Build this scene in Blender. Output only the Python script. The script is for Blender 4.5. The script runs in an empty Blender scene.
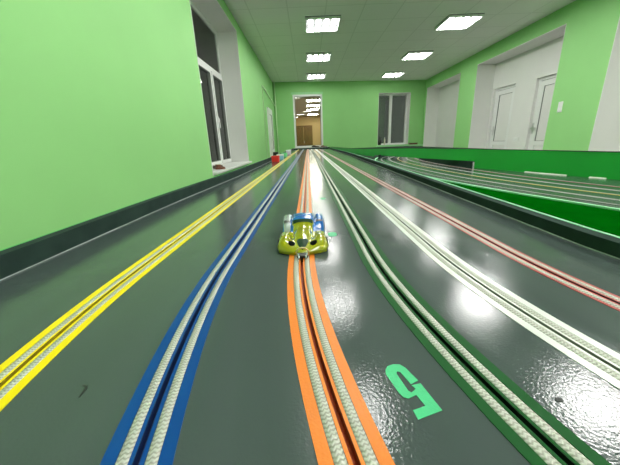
import bpy, bmesh, math, random
from mathutils import Vector, Matrix
random.seed(3)
C = bpy.context.scene.collection
PI = math.pi
T = 0.85                      # racing surface height above the floor
CZ = T + 0.17                 # camera height
CEIL = CZ + 2.0
XW, XE = -1.13, 4.35          # left and right wall faces
# ------------------------------------------------------------------ materials
def lin(h):
    h = h.lstrip('#'); v = [int(h[i:i+2], 16)/255 for i in (0, 2, 4)]
    return tuple(c/12.92 if c <= .04045 else ((c+.055)/1.055)**2.4 for c in v) + (1,)
def mat(name, col, rough=.5, metal=0, spec=.5, coat=0, emis=None, estr=0, bump=None, var=None):
    m = bpy.data.materials.new(name); m.use_nodes = True
    nt = m.node_tree; b = nt.nodes['Principled BSDF']
    c = lin(col) if isinstance(col, str) else tuple(col) + (1,)
    b.inputs['Base Color'].default_value = c
    b.inputs['Roughness'].default_value = rough
    b.inputs['Metallic'].default_value = metal
    b.inputs['Specular IOR Level'].default_value = spec
    b.inputs['Coat Weight'].default_value = coat
    b.inputs['Coat Roughness'].default_value = .06
    if emis:
        b.inputs['Emission Color'].default_value = lin(emis) if isinstance(emis, str) else tuple(emis)+(1,)
        b.inputs['Emission Strength'].default_value = estr
    tc = nt.nodes.new('ShaderNodeTexCoord')
    if var:                                            # gentle mottling of the paint: (scale, amount)
        n = nt.nodes.new('ShaderNodeTexNoise'); n.inputs['Scale'].default_value = var[0]; n.inputs['Detail'].default_value = 4
        nt.links.new(tc.outputs['Object'], n.inputs['Vector'])
        r = nt.nodes.new('ShaderNodeValToRGB'); e = r.color_ramp.elements
        e[0].position = .3; e[1].position = .7
        e[0].color = tuple(x*(1-var[1]) for x in c[:3])+(1,); e[1].color = tuple(min(1, x*(1+var[1])) for x in c[:3])+(1,)
        nt.links.new(n.outputs['Fac'], r.inputs['Fac']); nt.links.new(r.outputs['Color'], b.inputs['Base Color'])
    if bump:                                           # (scale, strength, distance)
        n = nt.nodes.new('ShaderNodeTexNoise'); n.inputs['Scale'].default_value = bump[0]; n.inputs['Detail'].default_value = 2
        nt.links.new(tc.outputs['Object'], n.inputs['Vector'])
        bp = nt.nodes.new('ShaderNodeBump'); bp.inputs['Strength'].default_value = bump[1]; bp.inputs['Distance'].default_value = bump[2]
        nt.links.new(n.outputs['Fac'], bp.inputs['Height']); nt.links.new(bp.outputs['Normal'], b.inputs['Normal'])
    return m

M = {}
M['wall'] = mat('green wall paint', (.315, .66, .245), .6, spec=.3, var=(1.5, .03), bump=(60, .15, .002))
M['white'] = mat('white plaster', (.78, .78, .76), .6, spec=.3, var=(2, .02))
M['pvc'] = mat('white pvc', (.82, .83, .82), .35)
M['sill'] = mat('white sill', (.8, .82, .78), .35)
M['greensill'] = mat('pale green ledge', (.35, .72, .35), .5)
M['gasket'] = mat('grey gasket', (.22, .23, .22), .6)
M['chrome'] = mat('brushed metal', (.7, .7, .7), .3, metal=1)
M['floor'] = mat('grey floor', (.25, .24, .22), .5, var=(3, .1))
M['tan'] = mat('ochre plaster', (.55, .38, .17), .7, var=(1, .05))
M['browndoor'] = mat('brown door wood', (.16, .07, .012), .5, var=(6, .2))
M['corrceil'] = mat('corridor ceiling', (.66, .64, .60), .8)
M['lamp'] = mat('lit tube', (.9, .9, .9), .4, emis=(1, .98, .95), estr=30)
M['lamphouse'] = mat('white enamel', (.85, .86, .86), .3)
M['yellow'] = mat('yellow tape', (.86, .68, .004), .4, spec=.25)
M['blue'] = mat('blue tape', (.001, .055, .24), .4, spec=.25)
M['orange'] = mat('orange tape', (.72, .19, .010), .35, spec=.3, bump=(500, .2, .001))
M['green'] = mat('dark green tape', (.004, .075, .013), .5, spec=.12)
M['whitet'] = mat('white tape', (.68, .70, .66), .3)
M['red'] = mat('red tape', (.42, .03, .028), .3)
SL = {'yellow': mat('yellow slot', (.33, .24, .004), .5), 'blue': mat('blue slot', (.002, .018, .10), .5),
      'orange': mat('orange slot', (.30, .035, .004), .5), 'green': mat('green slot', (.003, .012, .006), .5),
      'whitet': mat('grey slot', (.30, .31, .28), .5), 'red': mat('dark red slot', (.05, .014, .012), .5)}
M['border'] = mat('dark rubber border', (.024, .044, .038), .9, spec=.12, var=(20, .15))
M['rim'] = mat('mint rim', (.30, .72, .42), .5)
M['rimg'] = mat('bright green rim', (.12, .55, .14), .5)
M['seam'] = mat('pale filler seam', (.22, .25, .24), .5)
M['board'] = mat('green board paint', (.014, .40, .05), .4, var=(3, .08))
M['infill'] = mat('deep green baize', (.0003, .072, .002), 1, spec=0, var=(30, .08))
M['boardtop'] = mat('grey board edge', (.05, .07, .06), .9, spec=.1)
M['plywood'] = mat('dark painted board', (.012, .035, .018), .9, spec=.1, var=(8, .2))
M['mint'] = mat('mint stencil paint', (.03, .47, .19), .45, bump=(400, .15, .001))
M['thin'] = mat('white foot strip', (.75, .78, .72), .6)
M['scuff'] = mat('dark scuff', (.015, .02, .018), .6)
M['caryel'] = mat('yellow green car lacquer', (.30, .31, .004), .18, coat=1, var=(40, .12))
M['carblue'] = mat('blue car lacquer', (.008, .13, .46), .2, coat=.5)
M['cardark'] = mat('dark green car plastic', (.003, .035, .010), .5, spec=.2)
M['hollow'] = mat('lamp hollow', (.003, .004, .003), .9, spec=.05)
M['black'] = mat('black plastic', (.006, .006, .006), .45)
M['tyre'] = mat('black rubber', (.01, .01, .01), .8)
M['brass'] = mat('tinned copper braid', (.85, .70, .36), .4, metal=.6)
M['silver'] = mat('silver metal and pod reflection', (.55, .6, .62), .2, metal=.6)  # metal of the pickup braids; also the reflection painted on the left pod
M['boxred'] = mat('red plastic', (.75, .03, .025), .35)
M['boxblue'] = mat('light blue plastic', (.28, .55, .80), .35)
M['boxgreen'] = mat('light green plastic', (.16, .58, .28), .35)
M['boxlilac'] = mat('lilac plastic', (.60, .52, .66), .35)
M['boxwhite'] = mat('white plastic', (.8, .82, .85), .35)
M['brown'] = mat('brown plastic', (.16, .05, .018), .4)
M['darkbrown'] = mat('dark brown plastic', (.06, .035, .02), .4)
M['darkglass'] = mat('dark bottle', (.02, .025, .015), .15)
M['pale'] = mat('pale plastic', (.6, .56, .45), .4)

def ceiling_mat():
    m = mat('grey ceiling tiles', (.62, .65, .58), .9, spec=.1); nt = m.node_tree; b = nt.nodes['Principled BSDF']
    tc = nt.nodes.new('ShaderNodeTexCoord'); mp = nt.nodes.new('ShaderNodeMapping')
    mp.inputs['Location'].default_value = (.24, .1, 0)
    br = nt.nodes.new('ShaderNodeTexBrick'); br.offset = 0; br.squash = 1
    br.inputs['Scale'].default_value = 1; br.inputs['Brick Width'].default_value = .6; br.inputs['Row Height'].default_value = .6
    br.inputs['Mortar Size'].default_value = .010; br.inputs['Mortar Smooth'].default_value = .2
    br.inputs['Color1'].default_value = (.84, .86, .82, 1); br.inputs['Color2'].default_value = (.87, .88, .85, 1); br.inputs['Mortar'].default_value = (.74, .76, .72, 1)
    nt.links.new(tc.outputs['Object'], mp.inputs[0]); nt.links.new(mp.outputs[0], br.inputs['Vector'])
    n = nt.nodes.new('ShaderNodeTexNoise'); n.inputs['Scale'].default_value = 60
    nt.links.new(tc.outputs['Object'], n.inputs['Vector'])
    mx = nt.nodes.new('ShaderNodeMixRGB'); mx.blend_type = 'MULTIPLY'; mx.inputs[0].default_value = .06
    nt.links.new(br.outputs['Color'], mx.inputs[1]); nt.links.new(n.outputs['Fac'], mx.inputs[2])
    nt.links.new(mx.outputs[0], b.inputs['Base Color'])
    return m
M['ceil'] = ceiling_mat()

def glass_mat():
    m = bpy.data.materials.new('window glass'); m.use_nodes = True; nt = m.node_tree; nt.nodes.clear()
    o = nt.nodes.new('ShaderNodeOutputMaterial'); mx = nt.nodes.new('ShaderNodeMixShader')
    t = nt.nodes.new('ShaderNodeBsdfTransparent'); t.inputs[0].default_value = (.9, .94, .9, 1)
    g = nt.nodes.new('ShaderNodeBsdfGlossy'); g.inputs['Roughness'].default_value = .02
    fr = nt.nodes.new('ShaderNodeFresnel'); fr.inputs[0].default_value = 1.5
    nt.links.new(fr.outputs[0], mx.inputs[0]); nt.links.new(t.outputs[0], mx.inputs[1]); nt.links.new(g.outputs[0], mx.inputs[2])
    nt.links.new(mx.outputs[0], o.inputs[0]); return m
M['glass'] = glass_mat()

def deck_mat():
    m = mat('grey track lacquer', (.062, .082, .073), .2, spec=.32); nt = m.node_tree; b = nt.nodes['Principled BSDF']
    L = nt.links.new
    tc = nt.nodes.new('ShaderNodeTexCoord')
    # orange-peel of the roller
    n = nt.nodes.new('ShaderNodeTexNoise'); n.inputs['Scale'].default_value = 420; n.inputs['Detail'].default_value = 1.5
    n2 = nt.nodes.new('ShaderNodeTexNoise'); n2.inputs['Scale'].default_value = 25; n2.inputs['Detail'].default_value = 2
    L(tc.outputs['Object'], n.inputs['Vector']); L(tc.outputs['Object'], n2.inputs['Vector'])
    bp = nt.nodes.new('ShaderNodeBump'); bp.inputs['Strength'].default_value = .30; bp.inputs['Distance'].default_value = .0006
    bp2 = nt.nodes.new('ShaderNodeBump'); bp2.inputs['Strength'].default_value = .12; bp2.inputs['Distance'].default_value = .0010
    L(n.outputs['Fac'], bp.inputs['Height']); L(n2.outputs['Fac'], bp2.inputs['Height']); L(bp2.outputs['Normal'], bp.inputs['Normal'])
    L(bp.outputs['Normal'], b.inputs['Normal'])
    # wear bands running along the lanes (uv: u = metres across, v = metres along)
    uv = nt.nodes.new('ShaderNodeUVMap'); uv.uv_map = 'lane'
    mp = nt.nodes.new('ShaderNodeMapping'); mp.inputs['Scale'].default_value = (1, .03, 1)
    L(uv.outputs[0], mp.inputs[0])
    w = nt.nodes.new('ShaderNodeTexNoise'); w.inputs['Scale'].default_value = 28; w.inputs['Detail'].default_value = 3
    L(mp.outputs[0], w.inputs['Vector'])
    r = nt.nodes.new('ShaderNodeMapRange'); r.inputs[1].default_value = .35; r.inputs[2].default_value = .65; r.inputs[3].default_value = .09; r.inputs[4].default_value = .18
    L(w.outputs['Fac'], r.inputs[0])
    sp = nt.nodes.new('ShaderNodeSeparateXYZ'); L(uv.outputs[0], sp.inputs[0])      # one worn, duller band beside the middle lane
    bd = nt.nodes.new('ShaderNodeValToRGB'); e = bd.color_ramp.elements; e[0].position = .034; e[0].color = (0, 0, 0, 1); e[1].position = .037; e[1].color = (1, 1, 1, 1)
    for p, c in ((.068, 1), (.075, 0)): q = e.new(p); q.color = (c, c, c, 1)
    L(sp.outputs[0], bd.inputs['Fac'])
    mx = nt.nodes.new('ShaderNodeMix'); L(bd.outputs['Color'], mx.inputs[0]); L(r.outputs[0], mx.inputs[2]); mx.inputs[3].default_value = .16
    L(mx.outputs[0], b.inputs['Roughness'])
    ms = nt.nodes.new('ShaderNodeMapRange'); ms.inputs[3].default_value = .24; ms.inputs[4].default_value = .05
    L(bd.outputs['Color'], ms.inputs[0]); L(ms.outputs[0], bp.inputs['Strength'])
    cr = nt.nodes.new('ShaderNodeValToRGB'); e = cr.color_ramp.elements
    e[0].position = .3; e[1].position = .7; e[0].color = (.056, .075, .072, 1); e[1].color = (.062, .082, .080, 1)
    L(w.outputs['Fac'], cr.inputs['Fac']); L(cr.outputs['Color'], b.inputs['Base Color'])
    return m
M['deck'] = deck_mat()

def braid_mat():
    m = mat('woven braid', (.6, .6, .55), .45, metal=.25); nt = m.node_tree; b = nt.nodes['Principled BSDF']; L = nt.links.new
    uv = nt.nodes.new('ShaderNodeUVMap'); uv.uv_map = 'lane'
    s = nt.nodes.new('ShaderNodeSeparateXYZ'); L(uv.outputs[0], s.inputs[0])
    def mth(op, a, bb=None, c=None):
        n = nt.nodes.new('ShaderNodeMath'); n.operation = op
        for i, x in enumerate((a, bb, c)):
            if x is None: continue
            if isinstance(x, (int, float)): n.inputs[i].default_value = x
            else: L(x, n.inputs[i])
        return n.outputs[0]
    u, v = s.outputs[0], s.outputs[1]
    z = mth('PINGPONG', mth('MULTIPLY', u, 4.0), 1.0)             # zigzag of the herringbone across the strap
    ph = mth('ADD', mth('MULTIPLY', v, 2*PI/.0030), mth('MULTIPLY', z, 2.4))
    w = mth('MULTIPLY_ADD', mth('SINE', ph), .5, .5)
    cr = nt.nodes.new('ShaderNodeValToRGB'); e = cr.color_ramp.elements
    e[0].position = .1; e[0].color = (.33, .33, .28, 1); e[1].position = .65; e[1].color = (.52, .52, .47, 1)
    L(w, cr.inputs['Fac']); L(cr.outputs['Color'], b.inputs['Base Color'])
    bp = nt.nodes.new('ShaderNodeBump'); bp.inputs['Strength'].default_value = .6; bp.inputs['Distance'].default_value = .0006
    L(w, bp.inputs['Height']); L(bp.outputs['Normal'], b.inputs['Normal'])
    return m
M['braid'] = braid_mat()
M['braidplain'] = mat('plain grey braid', (.34, .35, .31), .6, metal=.2)

# ------------------------------------------------------------------ mesh helpers
def link(name, bm, mats, parent=None, smooth=False, loc=None):
    me = bpy.data.meshes.new(name); bm.normal_update(); bm.to_mesh(me); bm.free()
    for m in (mats if isinstance(mats, (list, tuple)) else [mats]): me.materials.append(m)
    if smooth:
        for p in me.polygons: p.use_smooth = True
    o = bpy.data.objects.new(name, me); C.objects.link(o)
    if parent: o.parent = parent
    if loc: o.location = loc
    return o
def tag(o, label, cat, group=None, kind=None):
    if label: o['label'] = label
    if cat: o['category'] = cat
    if group: o['group'] = group
    if kind: o['kind'] = kind
    return o
def empty(name, loc, label=None, cat=None, group=None, rz=0, kind=None):
    o = bpy.data.objects.new(name, None); C.objects.link(o); o.location = loc; o.rotation_euler = (0, 0, rz)
    o.empty_display_size = .1
    return tag(o, label, cat, group, kind)
def box(bm, x0, x1, y0, y1, z0, z1, mi=0, mx=None):
    vs = [bm.verts.new((x, y, z)) for x in (x0, x1) for y in (y0, y1) for z in (z0, z1)]
    if mx is not None:
        for v in vs: v.co = mx @ v.co
    fs = []
    for q in ((0, 1, 3, 2), (4, 6, 7, 5), (0, 4, 5, 1), (2, 3, 7, 6), (0, 2, 6, 4), (1, 5, 7, 3)):
        f = bm.faces.new([vs[i] for i in q]); f.material_index = mi; fs.append(f)
    return fs
def bevel(bm, w, seg=2):
    bmesh.ops.bevel(bm, geom=list(bm.edges), offset=w, segments=seg, affect='EDGES', profile=.5); return bm
def B(*a, mx=None, bev=0, seg=2):
    bm = bmesh.new(); box(bm, *a, mx=mx)
    if bev: bevel(bm, bev, seg)
    return bm
def tube(bm, pts, r, n=10, mi=0, cap=True):
    rings = []; pts = [Vector(p) for p in pts]
    for i, p in enumerate(pts):
        d = (pts[min(i+1, len(pts)-1)] - pts[max(i-1, 0)]).normalized()
        a = d.cross(Vector((0, 0, 1)))
        if a.length < 1e-3: a = d.cross(Vector((0, 1, 0)))
        a.normalize(); b = d.cross(a)
        rings.append([bm.verts.new(p + (a*math.cos(2*PI*k/n) + b*math.sin(2*PI*k/n))*r) for k in range(n)])
    for A, Bb in zip(rings, rings[1:]):
        for k in range(n):
            f = bm.faces.new((A[k], A[(k+1) % n], Bb[(k+1) % n], Bb[k])); f.material_index = mi
    if cap:
        bm.faces.new(rings[0][::-1]).material_index = mi; bm.faces.new(rings[-1]).material_index = mi
def lathe(bm, prof, n=20, mi=0, axis='z'):
    rings = []
    for r, z in prof:
        rings.append([bm.verts.new((r*math.cos(2*PI*k/n), r*math.sin(2*PI*k/n), z)) for k in range(n)])
    for A, Bb in zip(rings, rings[1:]):
        for k in range(n):
            bm.faces.new((A[k], A[(k+1) % n], Bb[(k+1) % n], Bb[k])).material_index = mi
    bm.faces.new(rings[0][::-1]).material_index = mi; bm.faces.new(rings[-1]).material_index = mi
def frame(bm, a0, a1, z0, z1, w, d0, d1, plane='y', mi=0):
    # a rectangular ring; plane 'y': a along x, depth d along y ; plane 'x': a along y, depth along x
    for (p, q, r, s) in ((a0, a1, z0, z0+w), (a0, a1, z1-w, z1), (a0, a0+w, z0+w, z1-w), (a1-w, a1, z0+w, z1-w)):
        if plane == 'y': box(bm, p, q, d0, d1, r, s, mi)
        else: box(bm, d0, d1, p, q, r, s, mi)

# ------------------------------------------------------------------ room shell
YF = -4.2                                                  # wall behind the camera
BANG = math.atan2(.7, 5.48); BY0 = 10.9                    # the back wall stands slightly askew
BM_ = Matrix.Translation((XW, BY0, 0)) @ Matrix.Rotation(BANG, 4, 'Z')   # local u along the wall, +v away from the room
BW = math.hypot(5.48, .7)
def S(name, bm, m, parent=None, label=None, **k):
    o = link(name, bm, m, parent, **k)
    if parent is None: tag(o, label, None, kind='structure')
    return o
def holes_wall(bm, a0, a1, z0, z1, d0, d1, holes, plane):
    # wall slab with rectangular holes (a0,a1,z0,z1), built as vertical strips
    cuts = sorted({a0, a1, *[h[0] for h in holes], *[h[1] for h in holes]})
    for p, q in zip(cuts, cuts[1:]):
        h = [k for k in holes if k[0] <= p + 1e-6 and k[1] >= q - 1e-6]
        spans = [(z0, z1)] if not h else [(z0, h[0][2]), (h[0][3], z1)]
        for r, s in spans:
            if s - r < 1e-6: continue
            if plane == 'x': box(bm, d0, d1, p, q, r, s)
            else: box(bm, p, q, d0, d1, r, s)
zr = lambda v: CZ + v                                      # heights measured from the camera
bm = bmesh.new(); box(bm, XW-.6, XE+.9, YF-.1, 12.2, -.1, 0); S('floor', bm, M['floor'], label='grey floor of the race hall')
bm = bmesh.new(); box(bm, XW-.6, XE+.9, YF-.1, 12.2, CEIL, CEIL+.1); S('ceiling', bm, M['ceil'], label='grey tiled ceiling of the race hall')
# left wall with the window recess
WL = (3.46, 5.66, zr(-.33), zr(1.84))
bm = bmesh.new(); holes_wall(bm, YF, 11.0, 0, CEIL, XW-.5, XW, [WL], 'x'); S('wall_left', bm, M['wall'], label='long light green wall on the left')
def reveal(name, y0, y1, z0, z1, xa, xb, label, back=False):
    t = .012; bm = bmesh.new(); s = 1 if xb > xa else -1
    lo, hi = min(xa, xb), max(xa, xb)
    box(bm, lo, hi, y0, y0+t, z0, z1); box(bm, lo, hi, y1-t, y1, z0, z1); box(bm, lo, hi, y0+t, y1-t, z1-t, z1); box(bm, lo, hi, y0+t, y1-t, z0, z0+t)
    if back: box(bm, *( (hi, hi+t) if s > 0 else (lo-t, lo)), y0, y1, z0, z1)
    return S(name, bm, M['white'], label=label)
reveal('trim_1', *WL, XW-.40, XW+.002, 'white reveal around the left wall window')
# right wall with three deep white recesses
R1 = (2.6, 4.66, .05, zr(1.75)); R2 = (5.575, 8.2, .05, zr(1.72)); R3 = (9.05, 11.44, .05, zr(1.71))
bm = bmesh.new(); holes_wall(bm, YF, 11.62, 0, CEIL, XE, XE+.45, [R1, R2, R3], 'x'); S('wall_right', bm, M['wall'], label='light green wall with white recesses on the right')
for k, (r, n) in enumerate(((R1, 'nearest the camera'), (R2, 'around the two white doors'), (R3, 'in the far corner'))):
    reveal('trim_%d' % (k+2), *r, XE-.002, XE+.45, 'white lined recess %s in the right wall' % n, back=(k != 1))
DA, DB = (7.30, 8.12, .06, zr(1.12)), (5.74, 6.66, .06, zr(1.09))
bm = bmesh.new(); holes_wall(bm, R2[0], R2[1], R2[2], R2[3], XE+.45, XE+.56, [DA, DB], 'x'); S('wall_recess', bm, M['white'], label='white wall with two doors at the back of the recess')
# back wall (skewed) with the opening and the window
O1 = (.66, 1.70, zr(-.17), zr(1.60)); O2 = (3.76, 4.97, zr(-.20), zr(1.60))
bm = bmesh.new(); holes_wall(bm, -.3, BW+.4, 0, CEIL, 0, .35, [O1, O2], 'y'); bmesh.ops.transform(bm, matrix=BM_, verts=bm.verts)
S('wall_back', bm, M['wall'], label='light green end wall of the hall')
bm = bmesh.new(); box(bm, XW-.5, XE+.5, YF-.1, YF, 0, CEIL); S('wall_front', bm, M['wall'], label='light green wall behind the camera')

def struct_empty(name, mx, label):
    o = bpy.data.objects.new(name, None); C.objects.link(o); o.matrix_world = mx; o['kind'] = 'structure'; o['label'] = label; o.empty_display_size = .1
    return o
# window 1, left wall: fixed light above three sashes
w1 = struct_empty('window_1', Matrix.Translation((XW-.40, 0, 0)), 'tall white framed window in the left wall')
bm = bmesh.new(); ya, yb, za, zb = WL; ya += .012; yb -= .012; za += .012; zb -= .012
frame(bm, ya, yb, za, zb, .045, 0, .07, 'x')
box(bm, 0, .07, ya+.045, yb-.045, zr(1.12), zr(1.18))
for ym in (4.22, 5.0): box(bm, 0, .07, ym-.025, ym+.025, za+.045, zr(1.12))
link('frame', bm, M['pvc'], w1)
ys = [ya+.045, 4.195, 4.245, 4.975, 5.025, yb-.045]
for p, q in ((ys[0], ys[1]), (ys[2], ys[3]), (ys[4], ys[5])):
    bm = bmesh.new(); frame(bm, p+.002, q-.002, za+.047, zr(1.118), .045, .01, .085, 'x'); sh = link('sash', bm, M['pvc'], w1)
    bm = bmesh.new(); frame(bm, p+.047, q-.047, za+.092, zr(1.073), .006, .015, .087, 'x'); link('gasket', bm, M['gasket'], sh)
    bm = bmesh.new(); box(bm, .03, .036, p+.046, q-.046, za+.091, zr(1.074)); box(bm, .05, .056, p+.046, q-.046, za+.091, zr(1.074)); link('pane', bm, M['glass'], sh)
bm = bmesh.new(); box(bm, .03, .036, ya+.045, yb-.045, zr(1.18), zb-.045); box(bm, .05, .056, ya+.045, yb-.045, zr(1.18), zb-.045); link('fanlight_pane', bm, M['glass'], w1)
bm = bmesh.new(); box(bm, .085, .10, 5.033, 5.06, zr(.38), zr(.46)); box(bm, .10, .115, 5.038, 5.055, zr(.28), zr(.43)); bevel(bm, .004); link('handle', bm, M['pvc'], w1)
bm = B(XW-.32, XW+.06, WL[0]+.014, WL[1]-.014, WL[2]+.012, WL[2]+.04, bev=.006); S('trim_6', bm, M['sill'], label='white sill of the left wall window')
# dark night yards behind the windows are simply left empty: the world is dark
# window 2, back wall right
w2 = struct_empty('window_2', BM_, 'dark two pane window at the right end of the back wall')
a0, a1, z0, z1 = O2
bm = bmesh.new(); t = .012
for q in ((a0, a0+t, z0, z1), (a1-t, a1, z0, z1), (a0+t, a1-t, z1-t, z1), (a0+t, a1-t, z0, z0+t)): box(bm, q[0], q[1], -.003, .30, q[2], q[3])
link('reveal', bm, M['white'], w2)
bm = bmesh.new(); frame(bm, a0+t, a1-t, z0+t, z1-t, .05, .22, .29, 'y'); box(bm, 4.27, 4.37, .22, .29, z0+.06, z1-.06); link('frame', bm, M['pvc'], w2)
for p, q in ((a0+.062, 4.27), (4.37, a1-.062)):
    bm = bmesh.new(); box(bm, p, q, .25, .256, z0+.062, z1-.062); link('pane', bm, M['glass'], w2)
bm = B(a0-.05, BW-.02, -.16, .02, zr(-.27), zr(-.215), bev=.006); bmesh.ops.transform(bm, matrix=BM_, verts=bm.verts); S('trim_7', bm, M['greensill'], label='pale green ledge below the back wall window')
# window 3: pass-through opening to the room behind
w3 = struct_empty('window_3', BM_, 'white framed opening in the back wall showing a room with a brown door')
a0, a1, z0, z1 = O1
bm = bmesh.new(); frame(bm, a0, a1, z0, z1, .065, -.02, .12, 'y'); bevel(bm, .004, 1); link('frame', bm, M['pvc'], w3)
bm = bmesh.new(); frame(bm, a0+.065, a1-.065, z0+.065, z1-.065, .006, 0, .1, 'y'); link('gasket', bm, M['gasket'], w3)
bm = bmesh.new(); box(bm, a0+.065, a1-.065, .06, .066, z0+.065, z1-.065); link('pane', bm, M['glass'], w3)
bm = B(a0-.06, a1+.16, -.14, -.02, z0-.03, z0+.005, bev=.006); bmesh.ops.transform(bm, matrix=BM_, verts=bm.verts); S('trim_8', bm, M['sill'], label='white sill below the framed opening')
bm = bmesh.new(); box(bm, a0-.05, a1+.03, -.012, 0, z1+.002, z1+.075); bmesh.ops.transform(bm, matrix=BM_, verts=bm.verts)
S('trim_9', bm, M['greensill'], label='pale lintel strip above the framed opening')
# the room behind the opening
K0, K1, KX0, KX1 = 12.3, 24.0, -2.2, 2.6
bm = bmesh.new(); box(bm, KX0, KX1, K0, K1, -.1, 0); S('floor_corridor', bm, M['floor'], label='floor of the room behind the opening')
bm = bmesh.new(); box(bm, KX0, KX1, K0, K1+.1, CZ+1.98, CZ+2.08); S('ceiling_corridor', bm, M['corrceil'], label='greyish ceiling of the room behind the opening')
bm = bmesh.new(); box(bm, KX0, KX1, K1, K1+.1, 0, CZ+1.98); S('wall_corridor', bm, M['tan'], label='ochre wall seen through the framed opening')
bm = bmesh.new(); box(bm, KX0-.1, KX0, K0, K1+.1, 0, CZ+1.98); S('wall_corridor_left', bm, M['tan'], label='left wall of the room behind the opening')
bm = bmesh.new(); box(bm, KX1, KX1+.1, K0, K1+.1, 0, CZ+1.98); S('wall_corridor_right', bm, M['tan'], label='right wall of the room behind the opening')
# brown double door
d4 = struct_empty('door_4', Matrix.Translation((-.32, K1, 0)), 'dark brown double door in the ochre wall behind the opening')
bm = bmesh.new(); box(bm, -.62, -.01, -.05, 0, 0, CZ+1.2); box(bm, .01, .62, -.05, 0, 0, CZ+1.2)
for x in (-.52, .1):
    for z in (.2, 1.25): box(bm, x, x+.42, -.065, -.05, z, z+.85)
link('door_leaf', bm, M['browndoor'], d4)
bm = bmesh.new(); box(bm, -.70, -.62, -.08, 0, 0, CZ+1.28); box(bm, .62, .70, -.08, 0, 0, CZ+1.28); box(bm, -.62, .62, -.08, 0, CZ+1.2, CZ+1.28); link('door_frame', bm, M['browndoor'], d4)
bm = bmesh.new(); box(bm, .03, .055, -.10, -.05, 1.0, 1.14); link('door_handle', bm, M['chrome'], d4)

# white doors in the second recess and on the left wall
def white_door(name, yL, yR, ztop, x, sgn, label, hy):
    # door in a wall facing -x (sgn=-1) or +x (sgn=1); y from yR (near) to yL (far)
    d = struct_empty(name, Matrix.Translation((x, 0, 0)), label)
    X = lambda a, b: (min(a*sgn, b*sgn), max(a*sgn, b*sgn))
    z0 = .07
    bm = bmesh.new(); w = .05
    for q in ((yR, yR+w, z0, ztop), (yL-w, yL, z0, ztop), (yR+w, yL-w, ztop-w, ztop)): box(bm, *X(0, .05), q[0], q[1], q[2], q[3])
    link('door_frame', bm, M['pvc'], d)
    bm = bmesh.new(); frame(bm, yR+w, yL-w, z0, ztop-w, .012, *X(.0, .03), 'x'); link('gasket', bm, M['gasket'], d)
    bm = bmesh.new(); frame(bm, yR+w+.012, yL-w-.012, z0, ztop-w-.012, .10, *X(0, .055), 'x')
    box(bm, *X(0, .055), yR+w+.112, yL-w-.112, zr(-.24), zr(-.15))
    lf = link('door_leaf', bm, M['pvc'], d)
    bm = bmesh.new(); frame(bm, yR+w+.112, yL-w-.112, zr(-.15), ztop-w-.112, .008, *X(.0, .05), 'x'); link('gasket', bm, M['gasket'], lf)
    bm = bmesh.new(); box(bm, *X(0, .035), yR+w+.112, yL-w-.112, z0+.1, ztop-w-.112); link('panel', bm, M['white'], lf)
    bm = bmesh.new(); box(bm, *X(.055, .066), hy-.02, hy+.02, zr(.0), zr(.22)); box(bm, *X(.066, .11), hy-.01, hy+.01, zr(.10), zr(.125)); box(bm, *X(.10, .115), hy-.13, hy+.012, zr(.10), zr(.125))
    link('door_handle', bm, M['chrome'], d)
white_door('door_1', 8.118, 7.302, zr(1.118), XE+.56, -1, 'white door at the far side of the right wall recess', 8.00)
white_door('door_2', 6.658, 5.742, zr(1.088), XE+.56, -1, 'white door at the near side of the right wall recess', 6.60)
white_door('door_3', 9.75, 8.85, zr(1.0), XW, 1, 'narrow looking white door near the far end of the left wall', 8.97)

# ------------------------------------------------------------------ ceiling lights
M['louvre'] = mat('grey enamel plate', (.16, .17, .17), .5)
M['lampnear'] = mat('bright lit tube', (.9, .9, .9), .4, emis=(1, .98, .95), estr=50)
M['lampmid'] = mat('medium lit tube', (.9, .9, .9), .4, emis=(1, .98, .95), estr=24)
M['lampfar'] = mat('dim lit tube', (.9, .9, .9), .4, emis=(1, .98, .95), estr=16)
def ceiling_light(x, y, label, group, z=CEIL, m='lamp'):
    r = empty('ceiling_light', (x, y, z), label, 'ceiling light', group)
    bm = bmesh.new(); h = .30
    box(bm, -h, h, -h, h, -.012, 0); link('reflector_plate', bm, M['louvre'], r)
    bm = bmesh.new()
    for q in ((-h, h, -h, -h+.02), (-h, h, h-.02, h), (-h, -h+.02, -h+.02, h-.02), (h-.02, h, -h+.02, h-.02)): box(bm, *q, -.045, -.012)
    link('housing_frame', bm, M['lamphouse'], r)
    for k in range(4):
        cx = -.2025 + .135*k
        bm = bmesh.new(); n = 8; w = .030
        A = [bm.verts.new((cx + w*math.cos(PI*i/n), -.265, -.013 - .026*math.sin(PI*i/n))) for i in range(n+1)]
        Bv = [bm.verts.new((v.co.x, .265, v.co.z)) for v in A]
        for i in range(n): bm.faces.new((A[i], A[i+1], Bv[i+1], Bv[i]))
        bm.faces.new(A[::-1]); bm.faces.new(Bv); bm.faces.new((A[0], Bv[0], Bv[-1], A[-1]))
        bmesh.ops.recalc_face_normals(bm, faces=bm.faces)
        link('tube', bm, M[m], r)
    return r
for y, n in ((5.95, 'nearest of its three in view'), (8.0, 'middle one of its three in view'), (10.1, 'farthest, close to the back wall')):
    ceiling_light(.33, y, 'square ceiling light in the left row, ' + n, 'ceiling lights in two rows', m='lampfar' if y > 9 else 'lampmid' if y > 7 else 'lamp')
for y, n in ((6.12, 'nearest of its three in view'), (8.22, 'middle one of its three in view'), (10.35, 'farthest, close to the back wall')):
    ceiling_light(2.80, y, 'square ceiling light in the right row, ' + n, 'ceiling lights in two rows', m='lampfar' if y > 9 else 'lampmid' if y > 7 else 'lamp')
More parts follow.
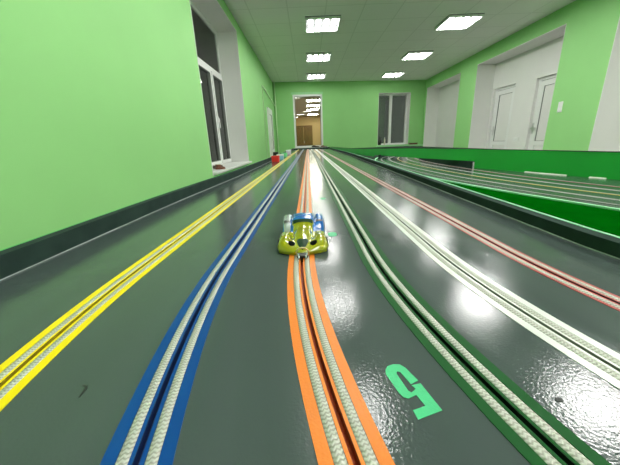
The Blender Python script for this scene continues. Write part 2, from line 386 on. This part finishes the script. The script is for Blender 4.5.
for k, y in enumerate((3.8, 1.95, -.1, -2.2)):
    for x, s in ((.33, 'left'), (2.45, 'right')):
        ceiling_light(x, y, 'square ceiling light of the %s row, %s' % (s, ('overhead before the camera', 'overhead beside the camera', 'just behind the camera', 'far behind the camera')[k]), 'ceiling lights in two rows', m='lampnear' if s == 'right' else 'lamp')
M['lamp2'] = mat('lit tube of far room', (.9, .9, .9), .4, emis=(1, .95, .85), estr=40)
for x, y, n in ((.36, 15.3, 'highest of those seen through the framed opening'), (.36, 17.3, 'second from the top through the framed opening'), (.36, 19.4, 'third from the top through the framed opening'), (.42, 22.6, 'lowest of those seen through the framed opening')):
    r = ceiling_light(x, y, 'ceiling light of the room behind, ' + n, 'ceiling lights of the room behind', z=CZ+1.98, m='lamp2'); r.scale = (1.35, 1.35, 1)

# ------------------------------------------------------------------ the slot car track
CX, CY0 = 1.334, .42                                        # centre of the near bend
LANES = [('yellow', -.258, .008, M['yellow']), ('blue', -.1325, .008, M['blue']), ('orange', -.0165, .008, M['orange']),
         ('green', .0925, .008, M['green']), ('white', .1945, .008, M['whitet']), ('red', .2985, .0035, M['red'])]
YEND = 8.15
ST = []                                                     # stations: ('a',theta) on the bend, ('s',y) on the straight
for i in range(64): ST.append(('a', 1.25*(1 - i/64)))
y = .42
while y < YEND: ST.append(('s', y)); y += .06 if y < 2 else .25
ST.append(('s', YEND))
def y0x(X):                                                  # where the bend begins on each lane
    return interp([(-.45, .37), (-.258, .388), (-.1325, .405), (-.0165, .427), (.3, .432)], X)
def P(st, X, z):
    if st[0] == 's':
        y = st[1]
        if y < .66: a = y0x(X); y = a + (y-.42)*(.66-a)/.24
        return Vector((X, y, T + z))
    r = CX - X; return Vector((CX - r*math.cos(st[1]), y0x(X) - r*math.sin(st[1]), T + z))
def along(st, X=0):
    return st[1] if st[0] == 's' else CY0 - (CX - X)*st[1]
def interp(tab, y):
    if y <= tab[0][0]: return tab[0][1]
    for (a, p), (b, q) in zip(tab, tab[1:]):
        if y <= b: return p + (q-p)*(y-a)/(b-a)
    return tab[-1][1]
XL = lambda st: interp([(.42, -.442), (.8, -.44), (1.0, -.436), (1.7, -.408), (2.8, -.397), (8.2, -.39)], st[1] if st[0] == 's' else 0)
XR = lambda st: interp([(.42, .420), (.8, .433), (1.2, .448), (2.0, .474), (4.2, .54), (8.2, .54)], st[1] if st[0] == 's' else 0)
def loft(cols, mats_idx, sts=ST, caps=False):
    """cols: list of functions st->(X,z); one quad strip between neighbours; uv layer 'lane' in metres."""
    bm = bmesh.new(); uv = bm.loops.layers.uv.new('lane')
    rows = []
    for st in sts:
        xs = [c(st) for c in cols]; rows.append(([bm.verts.new(P(st, x, z)) for x, z in xs], [(x, along(st, x)) for x, z in xs]))
    for (A, ua), (Bv, ub) in zip(rows, rows[1:]):
        for k in range(len(cols)-1):
            if mats_idx[k] is None: continue
            f = bm.faces.new((A[k], A[k+1], Bv[k+1], Bv[k])); f.material_index = mats_idx[k]
            for l, t in zip(f.loops, (ua[k], ua[k+1], ub[k+1], ub[k])): l[uv].uv = t
    if caps:
        for R, fl in ((rows[0][0], 1), (rows[-1][0], 0)):
            f = bm.faces.new(R[::-1] if fl else R)
    return bm
def const(x, z): return lambda st: (x, z)
track = empty('slot_car_track', (0, 0, 0), 'long glossy grey six lane slot car track running down the hall', 'slot car track')
SW = .002
cols = [lambda st: (XL(st)-.03, -.018), lambda st: (XL(st)-.03, 0)]; mi = [0]
mats = [M['deck']]
for k, (n, x, tw, m) in enumerate(LANES):
    mats.append(SL['whitet' if n == 'white' else n])
    cols += [const(x-SW, 0), const(x-SW, -.007), const(x+SW, -.007), const(x+SW, 0)]
    mi += [0, k+1, k+1, k+1]
cols += [lambda st: (XR(st)+.03, 0), lambda st: (XR(st)+.03, -.018)]; mi += [0, 0]
cols += [lambda st: (XL(st)-.03, -.018)]; mi += [0]
link('deck', loft(cols, mi), mats, track)
for n, x, tw, m in LANES:
    a, b_, z = .0040, .0118, .0005
    if n == 'red': a, b_ = .0040, .0115
    o = b_ + tw
    cs = [const(x-o, 0), const(x-o, z), const(x-b_, z), const(x-b_, 0), const(x-a-.0004, 0), const(x-a-.0004, z), const(x-SW, z), const(x+SW, z), const(x+a+.0004, z), const(x+a+.0004, 0), const(x+b_, 0), const(x+b_, z), const(x+o, z), const(x+o, 0)]
    ob = link('lane_stripe', loft(cs, [0, 0, 0, None, 0, 0, None, 0, 0, None, 0, 0, 0]), m, track); ob['label'] = n + ' lane stripe'
    for s in (-1, 1):
        c0, c1 = sorted((x + s*(a+.0006), x + s*(b_-.0003)))
        bm = bmesh.new(); uv = bm.loops.layers.uv.new('lane'); rows = []
        prof = [(0, .0002), (.12, .0010), (.5, .0013), (.88, .0010), (1, .0002)]
        for st in ST: rows.append(([bm.verts.new(P(st, c0+(c1-c0)*t, z)) for t, z in prof], along(st, x)))
        for (A, va), (Bv, vb) in zip(rows, rows[1:]):
            for k in range(4):
                f = bm.faces.new((A[k], A[k+1], Bv[k+1], Bv[k])); f.smooth = True
                for l, t in zip(f.loops, ((prof[k][0], va), (prof[k+1][0], va), (prof[k+1][0], vb), (prof[k][0], vb))): l[uv].uv = t
        ob = link('contact_braid', bm, M['braid'], track); ob['label'] = 'silvery woven contact braid'
# rubber borders with a green rim, a seam of filler at their foot
def border(X, sgn, h, th, rimw, rimm, name):
    f = lambda d, z: (lambda st: (X(st) + sgn*d, z))
    seq = [f(0, 0), f(0, h), f(th, h), f(th, 0), f(0, 0)]
    b = link('border', loft(seq, [0]*4), M['border'], track)
    seq = [f(th, 0), f(th, h+.001), f(th+rimw, h+.001), f(th+rimw, 0)]
    link('rim', loft(seq, [0]*3), rimm, b)
    bm = bmesh.new(); prev = None
    for st in ST:
        w = .0006 + .0012*max(0, random.random()-.55) * (1 if st[0] == 'a' or st[1] < 3 else 2)
        r = [bm.verts.new(P(st, X(st) - sgn*w, .0003)), bm.verts.new(P(st, X(st) + sgn*.0001, .0022))]
        if prev: bm.faces.new((prev[0], prev[1], r[1], r[0]))
        prev = r
    link('seam', bm, M['seam'], b)
border(XL, -1, .034, .020, .002, M['rimg'], 'l')
border(XR, 1, .022, .020, .005, M['rim'], 'r')
bm = B(-.43, .585, YEND+.001, YEND+.025, T-.018, T+.036, bev=.002, seg=1); link('end_border', bm, M['border'], track)
# painted lane number and marks on the surface
def flat(pts, z=.0004, zt=.0008):
    bm = bmesh.new(); lo = [bm.verts.new((x, y, T+z)) for x, y in pts]; hi = [bm.verts.new((x, y, T+zt)) for x, y in pts]
    n = len(pts); bm.faces.new(hi); bm.faces.new(lo[::-1])
    for i in range(n): bm.faces.new((lo[i], lo[(i+1) % n], hi[(i+1) % n], hi[i]))
    bmesh.ops.recalc_face_normals(bm, faces=bm.faces); bmesh.ops.triangulate(bm, faces=bm.faces); return bm
FIVE = [(0.08072, 0.14562), (0.06281, 0.13963), (0.06187, 0.14637), (0.07111, 0.14928), (0.06817, 0.15815), (0.06194, 0.1555), (0.05886, 0.15695), (0.05686, 0.16068), (0.05224, 0.17795), (0.05302, 0.18199), (0.0555, 0.18575), (0.06044, 0.18759), (0.06546, 0.18734), (0.06876, 0.18375), (0.07406, 0.17071), (0.06768, 0.16758), (0.06367, 0.17935), (0.06123, 0.18028), (0.06044, 0.17756), (0.064, 0.16175), (0.06578, 0.16029), (0.06967, 0.16332), (0.06768, 0.16656), (0.07483, 0.16799)]
link('painted_number', flat(FIVE, .0001, .0004), M['mint'], track)['label'] = 'mint green stencilled number 5'
for x, y, w, l in ((.040, .531, .0085, .013), (.040, .905, .009, .010)):
    pts = [(x + w*math.copysign(abs(math.cos(t))**.7, math.cos(t)), y + l*math.copysign(abs(math.sin(t))**.7, math.sin(t))) for t in [2*PI*i/20 for i in range(20)]]
    link('painted_mark', flat(pts, .0001, .0004), M['mint'], track)
SC = [(-0.17935, 0.17797), (-0.17788, 0.1791), (-0.17425, 0.17703), (-0.17253, 0.17414), (-0.17264, 0.17073), (-0.17263, 0.16655), (-0.1741, 0.16705), (-0.1745, 0.17149), (-0.17517, 0.17542), (-0.17728, 0.17622)]
link('scuff_mark', flat(SC, .0001, .0003), M['scuff'], track)
x, y = .1605, .1505
link('scuff_mark', flat([(x+.0028*math.cos(t), y+.0018*math.sin(t)) for t in [2*PI*i/14 for i in range(14)]], .0001, .0003), M['scuff'], track)

# second section of the circuit on the right
def catmull(pts, n):
    out = []; p = [Vector(q) for q in pts]; p = [2*p[0]-p[1]] + p + [2*p[-1]-p[-2]]
    for i in range(1, len(p)-2):
        for k in range(n):
            t = k/n; a, b, c, d = p[i-1:i+3]
            out.append(.5*((2*b) + (c-a)*t + (2*a-5*b+4*c-d)*t*t + (3*b-a-3*c+d)*t**3))
    out.append(p[-2]); return out
EDGE2 = catmull([(.86, .12), (.775, .35), (.69, .62), (.60, .95), (.54, 1.3), (.52, 1.7), (.525, 2.1), (.58, 2.6), (.72, 3.05), (.98, 3.42), (1.38, 3.64), (1.9, 3.7)], 10)
NRM = []
for i, p in enumerate(EDGE2):
    d = (EDGE2[min(i+1, len(EDGE2)-1)] - EDGE2[max(i-1, 0)]).normalized(); NRM.append(Vector((d.y, -d.x)))
LEN2 = [0]
for a, b in zip(EDGE2, EDGE2[1:]): LEN2.append(LEN2[-1] + (b-a).length)
def ribbon(prof, i0=0, i1=None, closed=False):
    bm = bmesh.new(); uv = bm.loops.layers.uv.new('lane'); rows = []
    i1 = len(EDGE2) if i1 is None else i1
    for i in range(i0, i1):
        rows.append([bm.verts.new((EDGE2[i].x + NRM[i].x*o, EDGE2[i].y + NRM[i].y*o, T + z)) for o, z in prof])
    for j, (A, Bv) in enumerate(zip(rows, rows[1:])):
        for k in range(len(prof) - (0 if closed else 1)):
            k2 = (k+1) % len(prof); f = bm.faces.new((A[k], A[k2], Bv[k2], Bv[k]))
            for l, t in zip(f.loops, ((prof[k][0], LEN2[i0+j]), (prof[k2][0], LEN2[i0+j]), (prof[k2][0], LEN2[i0+j+1]), (prof[k][0], LEN2[i0+j+1]))): l[uv].uv = t
    if closed: bm.faces.new(rows[0][::-1]); bm.faces.new(rows[-1])
    bmesh.ops.recalc_face_normals(bm, faces=bm.faces)
    return bm
track2 = empty('slot_car_track', (0, 0, 0), 'grey return section of track beyond the right border, passing under the green board', 'slot car track')
link('deck', ribbon([(0, -.018), (0, 0), (.60, 0), (.60, -.018)], closed=True), M['deck'], track2)
for k, (o, m) in enumerate(((.055, 'green'), (.125, 'whitet'), (.20, 'yellow'), (.275, 'whitet'), (.35, 'red'))):
    bm = ribbon([(o-.006, .0001), (o-.006, .0006), (o+.006, .0006), (o+.006, .0001)])
    link('lane_stripe', bm, M[m], track2)
    for s in (-1, 1):
        a, b = sorted((o + s*.0018, o + s*.0042)); link('contact_braid', ribbon([(a, .0005), (a, .0011), (b, .0011), (b, .0005)]), M['braidplain'], track2)
    link('slot', ribbon([(o-.002, .0007), (o-.0015, .0009), (o+.0015, .0009), (o+.002, .0007)]), SL['green'], track2)
link('edge_trim', ribbon([(-.004, -.018), (-.004, .003), (.005, .003), (.005, -.018)], closed=True), M['rim'], track2)
# ------------------------------------------------------------------ green board
BRD = catmull([(1.52, .12), (1.30, .55), (1.11, 1.04), (1.0, 1.40), (.915, 1.72), (.82, 2.3), (.72, 3.1), (.66, 3.7), (.63, 4.3), (.61, 5.6), (.605, 7.0), (.60, 8.14)], 10)
BT = [(0, .097), (1.04, .0975), (1.7, .1035), (2.4, .099), (3.2, .085), (4.3, .068), (5.6, .060), (8.14, .040)]
def opening(y):                                              # clear height under the board
    return interp([(1.66, 0), (1.661, .036), (2.3, .027), (3.25, .017), (3.251, 0)], y)
bm = bmesh.new(); rows = []
LB = []
for y in [p.y for p in BRD]: LB.append(y)
def bat(y):
    for a, b in zip(BRD, BRD[1:]):
        if a.y <= y <= b.y:
            t = (y-a.y)/(b.y-a.y); return a.lerp(b, t)
    return BRD[-1]
ysb = sorted(set([round(v, 4) for v in LB] + [1.66, 1.6615, 3.25, 3.2515]))
for y in ysb:
    p = bat(y); q = bat(min(y+.01, BRD[-1].y)); q0 = bat(max(y-.01, BRD[0].y)); d = (q-q0).normalized(); n = Vector((d.y, -d.x))
    zb = opening(y); zt = interp(BT, y)
    rows.append([bm.verts.new((p.x + n.x*o, p.y + n.y*o, T + z)) for o, z in ((0, zb), (0, zt-.003), (.010, zt-.003), (.010, zb))] + [bm.verts.new((p.x + n.x*o, p.y + n.y*o, T + z)) for o, z in ((-.001, zt-.003), (-.001, zt), (.011, zt), (.011, zt-.003))])
for A, Bv in zip(rows, rows[1:]):
    for k in range(4): bm.faces.new((A[k], A[(k+1) % 4], Bv[(k+1) % 4], Bv[k]))
    for k in range(4): bm.faces.new((A[4+k], A[4+(k+1) % 4], Bv[4+(k+1) % 4], Bv[4+k])).material_index = 1
for R, r in ((rows[0], 1), (rows[-1], 0)):
    bm.faces.new(R[:4]); bm.faces.new(R[4:]).material_index = 1
bmesh.ops.recalc_face_normals(bm, faces=bm.faces)
tag(link('barrier_board', bm, [M['board'], M['boardtop']]), 'long curved green board with a low opening, standing behind the return track', 'board')
# dark borders of the section behind the opening
i15 = min(range(len(EDGE2)), key=lambda i: abs(EDGE2[i].y-1.66)); i27 = min(range(len(EDGE2)), key=lambda i: abs(EDGE2[i].y-2.95))
link('border', ribbon([(.388, 0), (.388, .034), (.402, .034), (.402, 0)], i15, None, closed=True), M['border'], track2)
link('border', ribbon([(.008, 0), (.008, .028), (.024, .028), (.024, 0)], i27, None, closed=True), M['border'], track2)
# infill between the two tracks
def wide(i): return EDGE2[i] - NRM[i]*.005
pts = []
for i in range(0, len(EDGE2)):
    if EDGE2[i].y > 1.45: break
    pts.append(tuple(wide(i)))
left = []
for yy in (1.45, 1.2, 1.0, .8, .6, .42): left.append((XR(('s', yy)) + .032, yy))
left += [tuple(P(('a', th), .420+.032, 0).xy) for th in (.1, .2, .3)]
bm = flat(pts + left, -.018, -.001)
tag(link('infill_panel', bm, M['infill']), 'dark green wedge shaped panel between the right border and the return track', 'panel')
# white strips along the foot of the board
for (y0, y1), lb in (((1.20, 1.37), 'longer white strip at the foot of the green board'), ((1.075, 1.125), 'shorter white strip at the foot of the green board, nearer the camera')):
    bm = bmesh.new(); R = []
    for k in range(7):
        y = y0 + (y1-y0)*k/6; p = bat(y); d = (bat(y+.01)-bat(y-.01)).normalized(); n = Vector((d.y, -d.x))
        R.append([bm.verts.new((p.x + n.x*o, p.y + n.y*o, T + z)) for o, z in ((-.007, .0003), (-.002, .004), (-.0005, .004), (-.0005, .0003))])
    for A, Bv in zip(R, R[1:]):
        for k in range(4): bm.faces.new((A[k], A[(k+1) % 4], Bv[(k+1) % 4], Bv[k]))
    bm.faces.new(R[0]); bm.faces.new(R[-1][::-1]); bmesh.ops.recalc_face_normals(bm, faces=bm.faces)
    tag(link('foot_strip', bm, M['thin']), lb, 'paper strip', 'white strips by the green board')
# table under everything
tb = empty('track_table', (0, 0, 0), 'dark painted table carrying the slot car track', 'table')
bm = bmesh.new(); box(bm, -.56, 2.7, -1.05, 8.2, T-.036, T-.0185); link('tabletop', bm, M['plywood'], tb)
for y in (-.9, 1.4, 3.7, 6.0, 8.0):
    for x in (-.4, 1.1, 2.55): link('leg', B(x-.025, x+.025, y-.025, y+.025, 0, T-.036), M['plywood'], tb)

# ------------------------------------------------------------------ slot cars
def sst(a, b, x):
    t = min(1, max(0, (x-a)/(b-a))); return t*t*(3-2*t)
def g(x, s): return math.exp(-(x/s)**2)
def car_h(u, v):
    a = abs(u)
    hb = interp([(0, .007), (.04, .0105), (.12, .0145), (.25, .0165), (.42, .019), (.8, .021), (.95, .020), (1, .017)], v)
    f = .0055*g(a-.70, .26)*g(v-.22, .16)
    pod = sst(.46, .58, v)*(1-sst(.90, 1.0, v))*sst(.50, .62, a)
    wst = -.004*sst(.40, .46, v)*(1-sst(.50, .58, v))*sst(.52, .64, a)
    dip = -.0045*g(a-.42, .10)*sst(.15, .3, v)*(1-sst(.45, .6, v))
    hood = .0075*max(0, 1-a/max(.16, .22+.75*(v-.1)))**.5*sst(.10, .34, v)*(1-sst(.46, .56, v))
    z = hb + f + dip + hood + wst
    z = z + (max(.0295, z)-z)*pod
    wc = .54
    cab = sst(.42, .57, v)*(1-sst(.76, .98, v))*(1-sst(wc-.10, wc+.04, a))
    top = .0385 - .0025*(a/wc)**2
    z = z + (max(top, z)-z)*cab
    e = 1 - sst(.88, 1.0, a); z = .006 + (z-.006)*(.25+.75*math.sqrt(max(0, e)))
    return z
def car_w(v): return interp([(0, .034), (.03, .039), (.12, .0425), (.32, .0425), (.48, .0385), (.64, .0415), (.85, .043), (.97, .040), (1, .037)], v)
def slot_car(loc, label, group, cols, detail=True, L=.175, nu=44, nv=56, s=1, rz=0):
    r = empty('slot_car', loc, label, 'slot car', group, rz); r.scale = (s, s, s)
    bm = bmesh.new(); V = []
    for j in range(nv+1):
        v = j/nv; row = []
        for i in range(nu+1):
            u = -1 + 2*i/nu; ve = v
            nose = .010*(u*u)*max(0, 1-v*6)                    # rounded plan of the nose
            z = car_h(u, v)
            k = 1 if v > .05 else .55+.45*math.sqrt(v/.05)
            row.append(bm.verts.new((u*car_w(v), -L/2 + v*L + nose, .004 + (z-.004)*k)))
        V.append(row)
    for j in range(nv):
        for i in range(nu):
            f = bm.faces.new((V[j][i], V[j][i+1], V[j+1][i+1], V[j+1][i])); v = (j+.5)/nv; u = abs(-1 + 2*(i+.5)/nu)
            yel = v < .43 or (v < .53 and u < .24+.60*(v-.1))
            f.material_index = 0 if yel else 1; f.smooth = True
    # skirt down to the floor pan
    edge = [V[0][i] for i in range(nu+1)] + [V[j][nu] for j in range(1, nv+1)] + [V[nv][i] for i in range(nu-1, -1, -1)] + [V[j][0] for j in range(nv-1, 0, -1)]
    low = [bm.verts.new((e.co.x*.985, e.co.y*.99, .0018)) for e in edge]; n = len(edge)
    for i in range(n):
        f = bm.faces.new((edge[i], low[i], low[(i+1) % n], edge[(i+1) % n])); f.material_index = 0 if edge[i].co.y < -L/2+.40*L else 1
    bm.faces.new(low).material_index = 2
    bmesh.ops.recalc_face_normals(bm, faces=bm.faces)
    link('body', bm, [M[cols[0]], M[cols[1]], M['black']], r)
    # wheels
    for sx in (-1, 1):
        for yy in (-L/2+.22*L, -L/2+.76*L):
            bm = bmesh.new(); rr = .0085
            lathe(bm, [(rr*.5, -.004), (rr*.95, -.004), (rr, -.003), (rr, .003), (rr*.95, .004), (rr*.5, .004)], 18)
            bmesh.ops.transform(bm, matrix=Matrix.Translation((sx*.0375, yy, rr+.0012)) @ Matrix.Rotation(PI/2, 4, 'Y'), verts=bm.verts)
            link('wheel', bm, M['tyre'], r)
    if not detail: return r
    def on(u, v, dz=0): return Vector((u*car_w(v), -L/2 + v*L, car_h(u, v) + dz))
    # dark lamp hollows
    for sx in (-1, 1):
        bm = bmesh.new(); ring = []
        c = on(sx*.42, .115)
        n = 16
        for k in range(n):
            t = 2*PI*k/n; q = on(sx*.42 + .135*math.cos(t), .115 + .036*math.sin(t), .0006); ring.append(bm.verts.new(q))
        cv = bm.verts.new(c + Vector((0, 0, .0008)))
        for k in range(n): bm.faces.new((ring[k], ring[(k+1) % n], cv))
        lo = [bm.verts.new(v.co - Vector((0, 0, .002))) for v in ring]
        for k in range(n): bm.faces.new((ring[k], lo[k], lo[(k+1) % n], ring[(k+1) % n]))
        bm.faces.new(lo[::-1]); bmesh.ops.recalc_face_normals(bm, faces=bm.faces); link('headlight_hollow', bm, M['hollow'], r)
    # heart shaped intake on the nose
    bm = bmesh.new(); prof = [(-.20, .180), (-.10, .195), (0, .18), (.10, .195), (.20, .180), (.225, .145), (.16, .085), (.06, .040), (0, .028), (-.06, .040), (-.16, .085), (-.225, .145)]
    ring = [bm.verts.new(on(u, v, .0009)) for u, v in prof]; cv = bm.verts.new(on(0, .11, .0016)); n = len(ring)
    lo = [bm.verts.new(v.co - Vector((0, 0, .002))) for v in ring]
    for k in range(n): bm.faces.new((ring[k], ring[(k+1) % n], cv)); bm.faces.new((ring[k], lo[k], lo[(k+1) % n], ring[(k+1) % n]))
    bm.faces.new(lo[::-1]); bmesh.ops.recalc_face_normals(bm, faces=bm.faces); link('nose_intake', bm, M['cardark'], r)
    # side pods with vents; reflection on the left one painted in as silver
    for sx, m in ((-1, 'silver'), (1, 'carblue')):
        bm = bmesh.new(); R = []
        for v in [.44 + .02*i for i in range(24)]:
            R.append([bm.verts.new(on(sx*u, v, .0007)) for u in (.60, .68, .76, .84, .91)])
        for A, Bv in zip(R, R[1:]):
            for k in range(4): bm.faces.new((A[k], A[k+1], Bv[k+1], Bv[k])).smooth = True
        bmesh.ops.recalc_face_normals(bm, faces=bm.faces)
        sp = link('side_pod', bm, M[m], r); sp['label'] = 'side pod with painted silver reflection' if sx < 0 else 'blue side pod'
        bm = bmesh.new(); A = [bm.verts.new(on(sx*u, .56, .0014)) for u in (.60, .70, .80, .90)]; Bv = [bm.verts.new(on(sx*u, .615, .0014)) for u in (.60, .70, .80, .90)]
        for k in range(3): bm.faces.new((A[k], A[k+1], Bv[k+1], Bv[k]))
        bmesh.ops.recalc_face_normals(bm, faces=bm.faces); link('vent', bm, M['black'], sp)
    # windscreen: a dark line at the foot of the blue canopy
    bm = bmesh.new(); R = []
    for i in range(13):
        u = -.46 + .92*i/12; R.append([bm.verts.new(on(u, .50, .0007)), bm.verts.new(on(u, .535, .0007))])
    for A, Bv in zip(R, R[1:]): bm.faces.new((A[0], A[1], Bv[1], Bv[0]))
    bmesh.ops.recalc_face_normals(bm, faces=bm.faces); link('windscreen', bm, M['cardark'], r)
    # guide shoe with its braid loop
    y0 = -L/2
    bm = bmesh.new(); box(bm, -.0085, .0085, y0-.013, y0+.002, .0022, .0060); bevel(bm, .001); gd = link('guide_shoe', bm, M['black'], r)
    bm = bmesh.new(); box(bm, -.0015, .0015, y0-.012, y0+.004, -.005, .0022); link('guide_blade', bm, M['black'], gd)
    bm = bmesh.new(); pts = []
    for i in range(21):
        t = -PI*.30 + (2*PI - 2*PI*.20)*i/20 ; pts.append((.0095*math.cos(t), y0-.008 - .002*math.sin(t), .0095 + .0085*math.sin(t)))
    tube(bm, pts, .0013, 8); link('braid_loop', bm, M['brass'], gd, smooth=True)
    for sx in (-1, 1):
        bm = bmesh.new(); tube(bm, [(sx*.006, y0-.004, .006), (sx*.007, y0-.010, .0078), (sx*.0055, y0-.0145, .0055), (sx*.0055, y0-.017, .0018)], .0013, 8); link('pickup_braid', bm, M['silver'], gd, smooth=True)
    return r
slot_car((-.0150, .424+.0875, T), 'yellow green slot car with blue canopy on the orange lane', None, ('caryel', 'carblue'))

# ------------------------------------------------------------------ coloured boxes by the left border
def lidded(x, y, w, d, h, cols, label, ztop=None):
    r = empty('plastic_box', (x, y, T), label, 'box', 'small coloured boxes by the left border')
    bm = B(-w/2, w/2, -d/2, d/2, 0, h*.72, bev=.004); link('body', bm, M[cols[0]], r)
    bm = B(-w/2-.002, w/2+.002, -d/2-.002, d/2+.002, h*.72, h, bev=.004); link('lid', bm, M[cols[1]], r)
    return r
lidded(-.328, 2.98, .072, .08, .058, ('boxred', 'boxred'), 'red box, nearest of the row by the left border')
lidded(-.320, 3.40, .072, .09, .058, ('boxblue', 'boxwhite'), 'light blue box with white lid behind the red box')
lidded(-.318, 3.95, .072, .09, .056, ('boxgreen', 'boxgreen'), 'light green box between the blue and lilac boxes')
lidded(-.318, 4.85, .075, .10, .072, ('boxlilac', 'boxwhite'), 'lilac box with white lid at the far end of the row')
r = empty('power_supply', (-.478, 4.4, T-.018), 'black power unit behind the left border and the coloured boxes', 'power unit')
link('body', B(-.035, .035, -.05, .05, 0, .076, bev=.006), M['black'], r)
bm = bmesh.new(); tube(bm, [(0, .045, .03), (0, .10, .012), (-.03, .16, .006), (-.04, .4, .006)], .004, 8); link('cable', bm, M['black'], r, smooth=True)

# ------------------------------------------------------------------ things on sills and walls
zs = WL[2] + .04
r = slot_car((XW-.075, 3.98, zs+.0), 'brown toy car on the left window sill', None, ('brown', 'darkbrown'), detail=False, nu=20, nv=24, s=1.5, rz=.5)
link('roof_panel', B(-.02, .02, 0, .05, .0345, .040, bev=.002), M['pale'], r)
def bpt(u, v, z): return tuple(BM_ @ Vector((u, v, z)))
slot_car(bpt(1.40, -.085, O1[2]+.005), 'dark toy car on the sill of the framed opening, left of the two', 'toy cars on the back sill', ('darkbrown', 'black'), detail=False, nu=16, nv=20, s=1.7, rz=PI/2)
slot_car(bpt(1.72, -.085, O1[2]+.005), 'dark toy car on the sill of the framed opening, right of the two', 'toy cars on the back sill', ('darkbrown', 'brown'), detail=False, nu=16, nv=20, s=1.4, rz=PI/2+.2)
p = bpt(3.88, .10, O2[2]+.012)
r = empty('bottle', p, 'dark bottle standing at the left of the back wall window', 'bottle')
bm = bmesh.new(); lathe(bm, [(.055, 0), (.062, .01), (.062, .15), (.03, .21), (.022, .25), (.022, .28)], 20); link('body', bm, M['darkglass'], r, smooth=True)
bm = bmesh.new(); lathe(bm, [(.025, .275), (.025, .31), (.02, .315)], 16); link('cap', bm, M['black'], r)
p = bpt(4.08, .10, O2[2]+.012)
r = empty('bottle', p, 'slim pale bottle beside the dark bottle in the back wall window', 'bottle')
bm = bmesh.new(); lathe(bm, [(.022, 0), (.026, .01), (.026, .19), (.014, .22), (.012, .245)], 16); link('body', bm, M['pale'], r, smooth=True)
bm = bmesh.new(); lathe(bm, [(.015, .243), (.015, .27)], 12); link('cap', bm, M['boxwhite'], r)
p = bpt(5.14, -.08, zr(-.215))
r = empty('flat_box', p, 'flat brown box on the green ledge right of the back window', 'box', rz=BANG)
link('body', B(-.15, .15, -.06, .06, 0, .045, bev=.004), M['brown'], r); link('lid', B(-.153, .153, -.063, .063, .040, .060, bev=.004), M['darkbrown'], r)
# light switch on the right pillar
r = empty('light_switch', (XE, 5.36, zr(.42)), 'white double light switch on the green pillar', 'light switch')
link('plate', B(-.012, 0, -.045, .045, -.085, .085, bev=.004), M['pvc'], r)
for z in (-.04, .04): link('rocker', B(-.018, -.010, -.028, .028, z-.028, z+.028, bev=.003), M['lamphouse'], r)
r = empty('wall_socket', (XE+.45, 7.0, zr(-.11)), 'white double wall socket between the two white doors', 'wall socket')
link('plate', B(-.012, 0, -.09, .09, -.045, .045, bev=.004), M['pvc'], r)
for y in (-.043, .043):
    bm = bmesh.new(); lathe(bm, [(.03, 0), (.03, .004), (.024, .004), (.022, .001)], 18); bmesh.ops.transform(bm, matrix=Matrix.Translation((-.012, y, 0)) @ Matrix.Rotation(-PI/2, 4, 'Y'), verts=bm.verts)
    link('socket_ring', bm, M['lamphouse'], r)
# painted pipes near the far left corner
M['pipe'] = mat('pale green painted pipe', (.62, .85, .52), .4)
r = empty('heating_pipe', (0, 0, 0), 'pale green pipe on the left wall by the far door, bent towards the corner', 'pipe')
bm = bmesh.new(); tube(bm, [(XW+.035, 8.02, 0), (XW+.035, 8.02, zr(1.36)), (XW+.035, 8.05, zr(1.41)), (XW+.035, 8.12, zr(1.42)), (XW+.035, 10.68, zr(1.27)), (XW+.05, 10.80, zr(1.25))], .018, 10); link('pipe_run', bm, M['pipe'], r, smooth=True)
for yy in (8.6, 9.6, 10.4):
    z = zr(1.42 - .15*(yy-8.12)/2.56); link('clip', B(XW, XW+.058, yy-.012, yy+.012, z-.022, z+.022), M['pipe'], r)
r = empty('riser_pipe', (XW+.06, 10.85, 0), 'pale green vertical pipe in the far left corner', 'pipe')
bm = bmesh.new(); tube(bm, [(0, 0, 0), (0, 0, CEIL)], .022, 12); link('pipe_run', bm, M['pipe'], r, smooth=True)
for z in (.9, 1.5, 2.4): link('clip', B(-.027, .027, -.027, .027, z-.012, z+.012), M['pipe'], r)

# ------------------------------------------------------------------ camera, world, view
Rm = Matrix((((0.99925, -0.006588, -0.038146), (0.038387, 0.295792, 0.954481), (0.004995, -0.95523, 0.295823))))
cam = bpy.data.cameras.new('camera'); co = bpy.data.objects.new('camera', cam); C.objects.link(co)
co.matrix_world = Matrix.Translation((0, 0, CZ)) @ Rm.transposed().to_4x4()
cam.sensor_fit = 'HORIZONTAL'; cam.sensor_width = 36; cam.lens = 290/620*36; cam.clip_start = .01; cam.clip_end = 100
bpy.context.scene.camera = co
w = bpy.data.worlds.new('night'); bpy.context.scene.world = w; w.use_nodes = True
w.node_tree.nodes['Background'].inputs[0].default_value = (.042, .047, .042, 1); w.node_tree.nodes['Background'].inputs[1].default_value = 1
vs = bpy.context.scene.view_settings
vs.view_transform = 'Standard'; vs.look = 'None'; vs.gamma = 1; vs.exposure = 0.68; vs.use_curve_mapping = False
